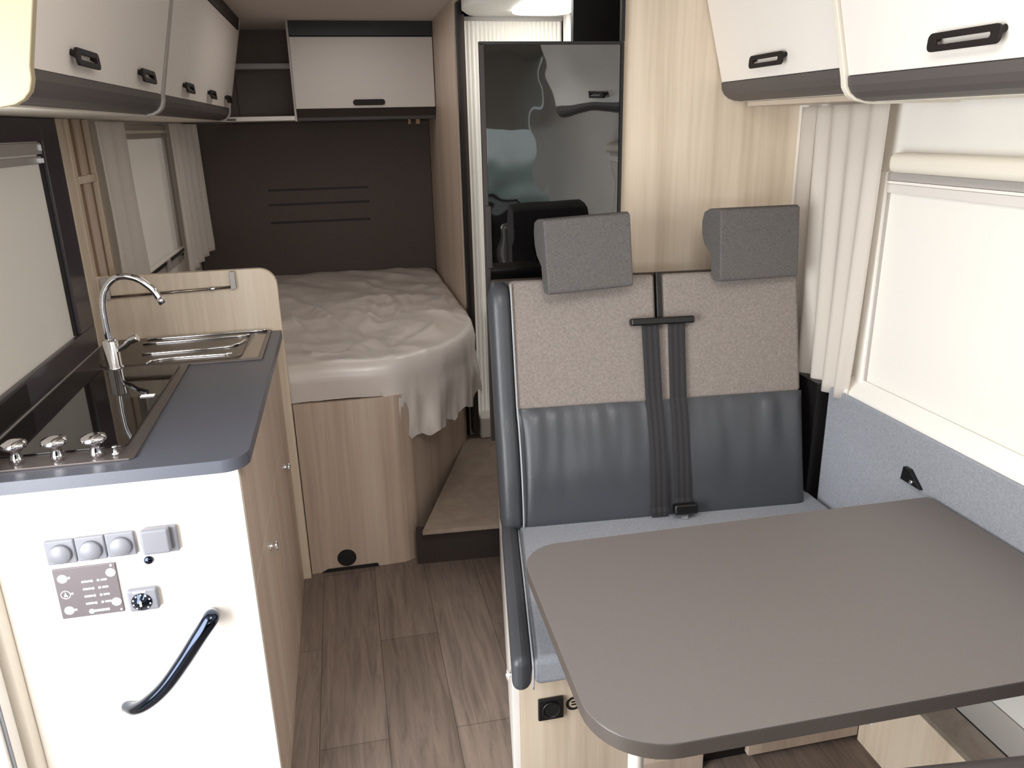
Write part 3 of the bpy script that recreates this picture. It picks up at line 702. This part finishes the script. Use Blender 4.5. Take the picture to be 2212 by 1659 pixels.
# seat cushion
def bench_poly(y0, y1, off, xr): return [(bx(y0)+off, y0), (xr, y0), (xr, y1), (bx(y1)+off, y1)]
bm = prism(BM(), bench_poly(1.435, 2.10, .050, 1.40), 'z', .400, .475); obj('seat_cushion', bm, 'fabric_cool', bn, bevel=.018, seg=4)
bm = prism(BM(), [(bx(1.43)-.002, 1.43), (bx(1.43)+.044, 1.43), (bx(2.12)+.044, 2.12), (bx(2.12)-.002, 2.12)], 'z', .392, .485); obj('seat_bolster', bm, 'leather', bn, bevel=.026, seg=5)
bm = BM(); tube(bm, curve([(bx(1.43)+.047, 1.432, .40), (bx(1.43)+.047, 1.430, .455), (bx(1.45)+.047, 1.455, .478), (bx(1.7)+.047, 1.7, .478), (bx(2.02)+.047, 2.02, .478)], 5), .0025, 8); obj('piping', bm, 'piping', bn)
obj('side_panel', prism(BM(), bench_poly(1.5, 2.62, 0, 0)[:1] + [(bx(1.5)+.018, 1.5), (bx(2.62)+.018, 2.62), (bx(2.62), 2.62)], 'z', 0, .398), 'white', bn, bevel=.002)
obj('front_panel', B(bx(1.5)+.018, 1.255, 1.50, 1.518, .05, .398), 'wood', bn)
for x0, x1, zb in [(bx(1.5)+.018, .80, 0), (.93, 1.255, .014)]: obj('plinth', B(x0, x1, 1.50, 1.518, zb, .05), 'wood_side', bn)
obj('plinth_shade', B(.5, 1.25, 1.522, 1.530, 0, .06), 'dark', bn)  # dark backing stands for the shade inside the plinth openings
bm = BM(); lathe(bm, [(.010, 0), (.010, .002), (.006, .003), (.006, .009), (.012, .011), (.012, .016), (.008, .018)], (bx(1.60), 1.585, .325), (-1, 0, 0), 18); obj('knob', bm, 'chrome', bn)

# headrests (thick top overhanging behind, slim front pad)
def headrest(c, yaw, roll, label):
    r = thing('headrest', label, 'headrest', (0, 0, 0), 'pair of dark grey headrests')
    prof = [(-.052, .10), (-.052, -.098), (-.046, -.106), (-.022, -.106), (.000, -.104), (.008, -.09), (.012, -.03), (.025, -.02), (.055, .0), (.070, .03), (.070, .07), (.055, .098), (.02, .106), (-.04, .106)]
    bm = BM(); prism(bm, [(p[0], p[1]) for p in prof], 'x', -.128, .128)
    Mx = Matrix.Translation(c) @ Matrix.Rotation(yaw, 4, 'Z') @ Matrix.Rotation(roll, 4, 'Y') @ Matrix.Rotation(math.radians(-6), 4, 'X')
    bmesh.ops.transform(bm, matrix=Mx, verts=bm.verts[:])
    o = obj('cushion', bm, 'headrest', r, bevel=.014, seg=4)
    for s in (-.05, .05):
        bm = BM(); tube(bm, [Mx @ Vector((s, .030, -.02)), Mx @ Vector((s, .085, -.12))], .006, 10); obj('support_rod', bm, 'dark', r)
    return r
r = headrest(Vector((.672, 2.175, 1.266)), math.radians(1), math.radians(-2.2), 'dark grey headrest on the left seat, in front of the black gloss door')
r = headrest(Vector((1.195, 2.165, 1.270)), math.radians(1), math.radians(0), 'dark grey headrest on the right seat, in front of the wooden wall')

# belt guide and belts
gd = thing('belt_guide', 'black belt guide bar between the two backrests', 'belt guide', (.9, 2.12, 1.05))
obj('bar', slab(BM(), .412, .608, .598, .620, .0, .030), 'black', gd, bevel=.006)
obj('cushion_gap_shade', slab(BM(), .500, .516, .612, .755, -.02, .004), 'black', gd, bevel=.003)  # black strip imitating the shade in the gap between the upper cushions
def ribbon(name, label, u_top, u_bot, wdt, v_top, v_bot):
    bm = BM(); g = []; n = 40
    for j in range(n+1):
        t = j/n; v = v_top+(v_bot-v_top)*t; u = u_top+(u_bot-u_top)*(1-(1-t)**1.8)
        w = .016 if t < .02 else .012
        tt = v/.37; w = max(.010, .010 + (.030*math.sin(PI*min(1, max(0, tt)))**.6*.7 if 0 < tt < 1 else 0))
        if t > .97: w += .004
        g.append([bm.verts.new(S(u + wdt*(k/6-.5), v, w + .0012*((k % 2)))) for k in range(7)])
    for a, b in zip(g, g[1:]):
        for k in range(6): bm.faces.new([a[k], a[k+1], b[k+1], b[k]])
    o = obj(name, bm, 'belt', None, smooth=False); s = o.modifiers.new('s', 'SOLIDIFY'); s.thickness = .002
    tag(o, label, 'seat belt'); return o
ribbon('seat_belt', 'left of the two black seat belts hanging from the belt guide', .474, .480, .052, .60, .015)
ribbon('seat_belt', 'right of the two black seat belts, ending in a buckle', .556, .552, .052, .60, .04)
bk = thing('belt_buckle', 'black belt buckle with metal tongue lying at the seat joint', 'buckle', (.93, 1.97, .49))
obj('housing', slab(BM(), .515, .590, .022, .055, .028, .058), 'black', bk, bevel=.008)
obj('tongue', slab(BM(), .538, .560, .006, .026, .040, .046), 'chrome', bk, bevel=.001)

# socket and mark on the bench front
so = thing('power_socket', 'square black power socket on the wooden bench front', 'socket', (.39, 1.5, .28))
obj('plate', B(.356, .419, 1.490, 1.4995, .252, .313), 'black', so, bevel=.003)
bm = BM(); lathe(bm, [(.023, 0), (.023, .004), (.020, .005), (.019, .001), (.0001, .0012)], (.3875, 1.4905, .2825), (0, -1, 0), 28); obj('round_well', bm, 'black', so)
bm = BM(); lathe(bm, [(.019, 0), (.019, .0008)], (.3875, 1.4893, .2825), (0, -1, 0), 28); obj('well_shadow', bm, 'mark_blk', so)
bm = BM()
for k in range(26):
    a0, a1 = [math.radians(35 + 290*q/26) for q in (k, k+1)]
    vs = [bm.verts.new((.446+rr*math.cos(a), 1.4985, .282+rr*math.sin(a))) for rr, a in ((.0125, a0), (.0195, a0), (.0195, a1), (.0125, a1))]; bm.faces.new(vs)
box(bm, .440, .456, 1.4983, 1.4995, .2845, .2885); box(bm, .440, .456, 1.4983, 1.4995, .2765, .2805)
tag(obj('round_plug_sticker', bm, 'mark_blk'), 'black round plug symbol printed beside the power socket', 'sticker')

# ------------------------------------------------------------------ table
tb = thing('dining_table', 'grey brown dinette table with rounded corners and dark edge', 'table', (.85, 1.2, 0))
TP = [(.328, 1.548), (1.395, 1.538), (1.405, .900), (.318, .908)]
def roundpoly(P, R, n=10):
    out = []; m_ = len(P)
    for i in range(m_):
        p = Vector(P[i]); a = (Vector(P[i-1])-p).normalized(); b = (Vector(P[(i+1) % m_])-p).normalized()
        r = R[i]; ang = a.angle(b); d_ = r/math.tan(ang/2); c = p + (a+b).normalized()*(r/math.sin(ang/2))
        s, e = p+a*d_, p+b*d_; a0 = math.atan2((s-c).y, (s-c).x); a1 = math.atan2((e-c).y, (e-c).x); dd = (a1-a0+PI) % (2*PI)-PI
        for k in range(n+1): out.append((c.x+r*math.cos(a0+dd*k/n), c.y+r*math.sin(a0+dd*k/n)))
    return out
tp = roundpoly(TP, [.095, .01, .01, .13])
obj('tabletop', prism(BM(), tp, 'z', .6985, .700), 'table', tb)
obj('edge_band', prism(BM(), tp, 'z', .668, .6985), 'table_edge', tb, bevel=.002)
obj('under_rail', B(.62, 1.38, 1.10, 1.30, .640, .668), 'dark', tb)
bm = BM(); tube(bm, [(.490, 1.2, .0), (.490, 1.2, .668)], .016, 20); obj('leg', bm, 'white', tb)
obj('foot', prism(BM(), arc(.49, 1.2, .05, 0, 350, 24), 'z', 0, .02), 'rail', tb, bevel=.004)

# ------------------------------------------------------------------ side box by the right wall
sb = thing('floor_box', 'low wooden floor box with white lid under the table by the wall', 'box', (1.33, 1.25, 0))
obj('front_panel', B(1.255, 1.272, .7, 1.498, 0, .250), 'wood', sb, bevel=.002)
obj('top_rail', B(1.272, 1.352, .7, 1.498, .232, .250), 'wood_side', sb)
obj('lid_gap', B(1.352, 1.360, .7, 1.498, .232, .247), 'dark', sb)
obj('lid', B(1.360, 1.456, .7, 1.498, 0, .249), 'white', sb)
bm = BM(); lathe(bm, [(.018, 0), (.018, .003), (.0001, .005)], (1.255, 1.462, .100), (-1, 0, 0), 24); obj('cap', bm, 'white', sb)

# swivelled cab seat behind the table; its cushion edge shows at the bottom right
ct = thing('cab_seat', 'dark cab seat whose cushion edge shows under the table at bottom right', 'seat', (1.1, .5, 0))
obj('cushion', prism(BM(), [(.80, .40), (1.36, .40), (1.36, .872), (.80, .932)], 'z', .36, .555), 'valance', ct, bevel=.03, seg=4)
obj('pedestal', B(.92, 1.30, .45, .82, 0, .36), 'black', ct, bevel=.02)
obj('backrest', B(.86, 1.36, .28, .40, .48, 1.12), 'table_edge', ct, bevel=.04, seg=4)
d_ = thing('cab_seat', 'dark cab seat on the driver side in front of the kitchen', 'seat', (-.35, -1.0, 0))
obj('cushion', B(-.62, -.10, -1.45, -.95, .36, .50), 'black', d_, bevel=.03)
obj('backrest', B(-.62, -.10, -.97, -.85, .48, 1.15), 'black', d_, bevel=.04)
obj('pedestal', B(-.56, -.16, -1.4, -1.0, 0, .36), 'black', d_, bevel=.02)

# ------------------------------------------------------------------ camera
f = 1685.58; yaw, pitch, roll = .204303486, .319684743, -.022425454
fw = Vector((math.sin(yaw)*math.cos(pitch), math.cos(yaw)*math.cos(pitch), -math.sin(pitch)))
rt = Vector((math.cos(yaw), -math.sin(yaw), 0)); up = rt.cross(fw)
r2 = rt*math.cos(roll)+up*math.sin(roll); u2 = -rt*math.sin(roll)+up*math.cos(roll)
cam = bpy.data.cameras.new('camera'); co = bpy.data.objects.new('camera', cam); C.objects.link(co)
m4 = Matrix((r2, u2, -fw)).transposed().to_4x4(); m4.translation = Vector((0, 0, 1.62)); co.matrix_world = m4
cam.sensor_fit = 'HORIZONTAL'; cam.sensor_width = 36; cam.lens = f/2212*36; cam.clip_start = .02
bpy.context.scene.camera = co

# ------------------------------------------------------------------ light
def area(name, loc, target, sx, sy, power, col=(1, 1, 1), spread=180):
    l = bpy.data.lights.new(name, 'AREA'); l.shape = 'RECTANGLE'; l.size = sx; l.size_y = sy; l.energy = power; l.color = col; l.spread = math.radians(spread)
    o = bpy.data.objects.new(name, l); C.objects.link(o); o.location = loc
    o.rotation_euler = (Vector(target)-Vector(loc)).to_track_quat('-Z', 'Y').to_euler(); return o
area('doorway_daylight', (-1.15, .75, 1.05), (.3, 1.9, .75), 1.1, 1.6, 60, (.97, .985, 1))
area('windscreen_daylight', (.3, -2.7, 1.55), (.3, 1.5, .8), 1.8, .8, 34, (1, .98, .955))
area('dinette_fill', (.35, .6, 2.11), (.35, .7, 0), .7, .7, 22, (1, .965, .93))  # added overhead fill lamp, the ceiling has no hatch here
area('bedroom_fill', (.05, 3.6, 2.11), (.05, 3.6, 0), .5, .8, 2.6, (1, .95, .90))  # added fill lamp to brighten the bed area, no fixture modelled
area('washroom_lamp', (.82, 3.3, 2.045), (.80, 3.5, 1), .2, .25, 2.2, (1, .97, .92))
w = bpy.data.worlds.new('world'); bpy.context.scene.world = w; w.use_nodes = True
nt = w.node_tree; bg = nt.nodes['Background']; bg.inputs[1].default_value = 1.5
tc = nt.nodes.new('ShaderNodeTexCoord'); sp_ = nt.nodes.new('ShaderNodeSeparateXYZ'); nt.links.new(tc.outputs['Generated'], sp_.inputs[0])
mr = nt.nodes.new('ShaderNodeMapRange'); mr.inputs[1].default_value = -1; mr.inputs[2].default_value = 1; nt.links.new(sp_.outputs['Z'], mr.inputs[0])
rp = ramp(nt, [(.0, (120, 128, 122)), (.455, (118, 134, 128)), (.468, (176, 194, 188)), (.478, (236, 250, 248)), (1, (226, 240, 250))]); nt.links.new(mr.outputs[0], rp.inputs[0]); nt.links.new(rp.outputs[0], bg.inputs[0])
sc = bpy.context.scene
sc.view_settings.view_transform = 'Standard'; sc.view_settings.look = 'None'; sc.view_settings.exposure = 0
sc.cycles.max_bounces = 8; sc.cycles.diffuse_bounces = 5
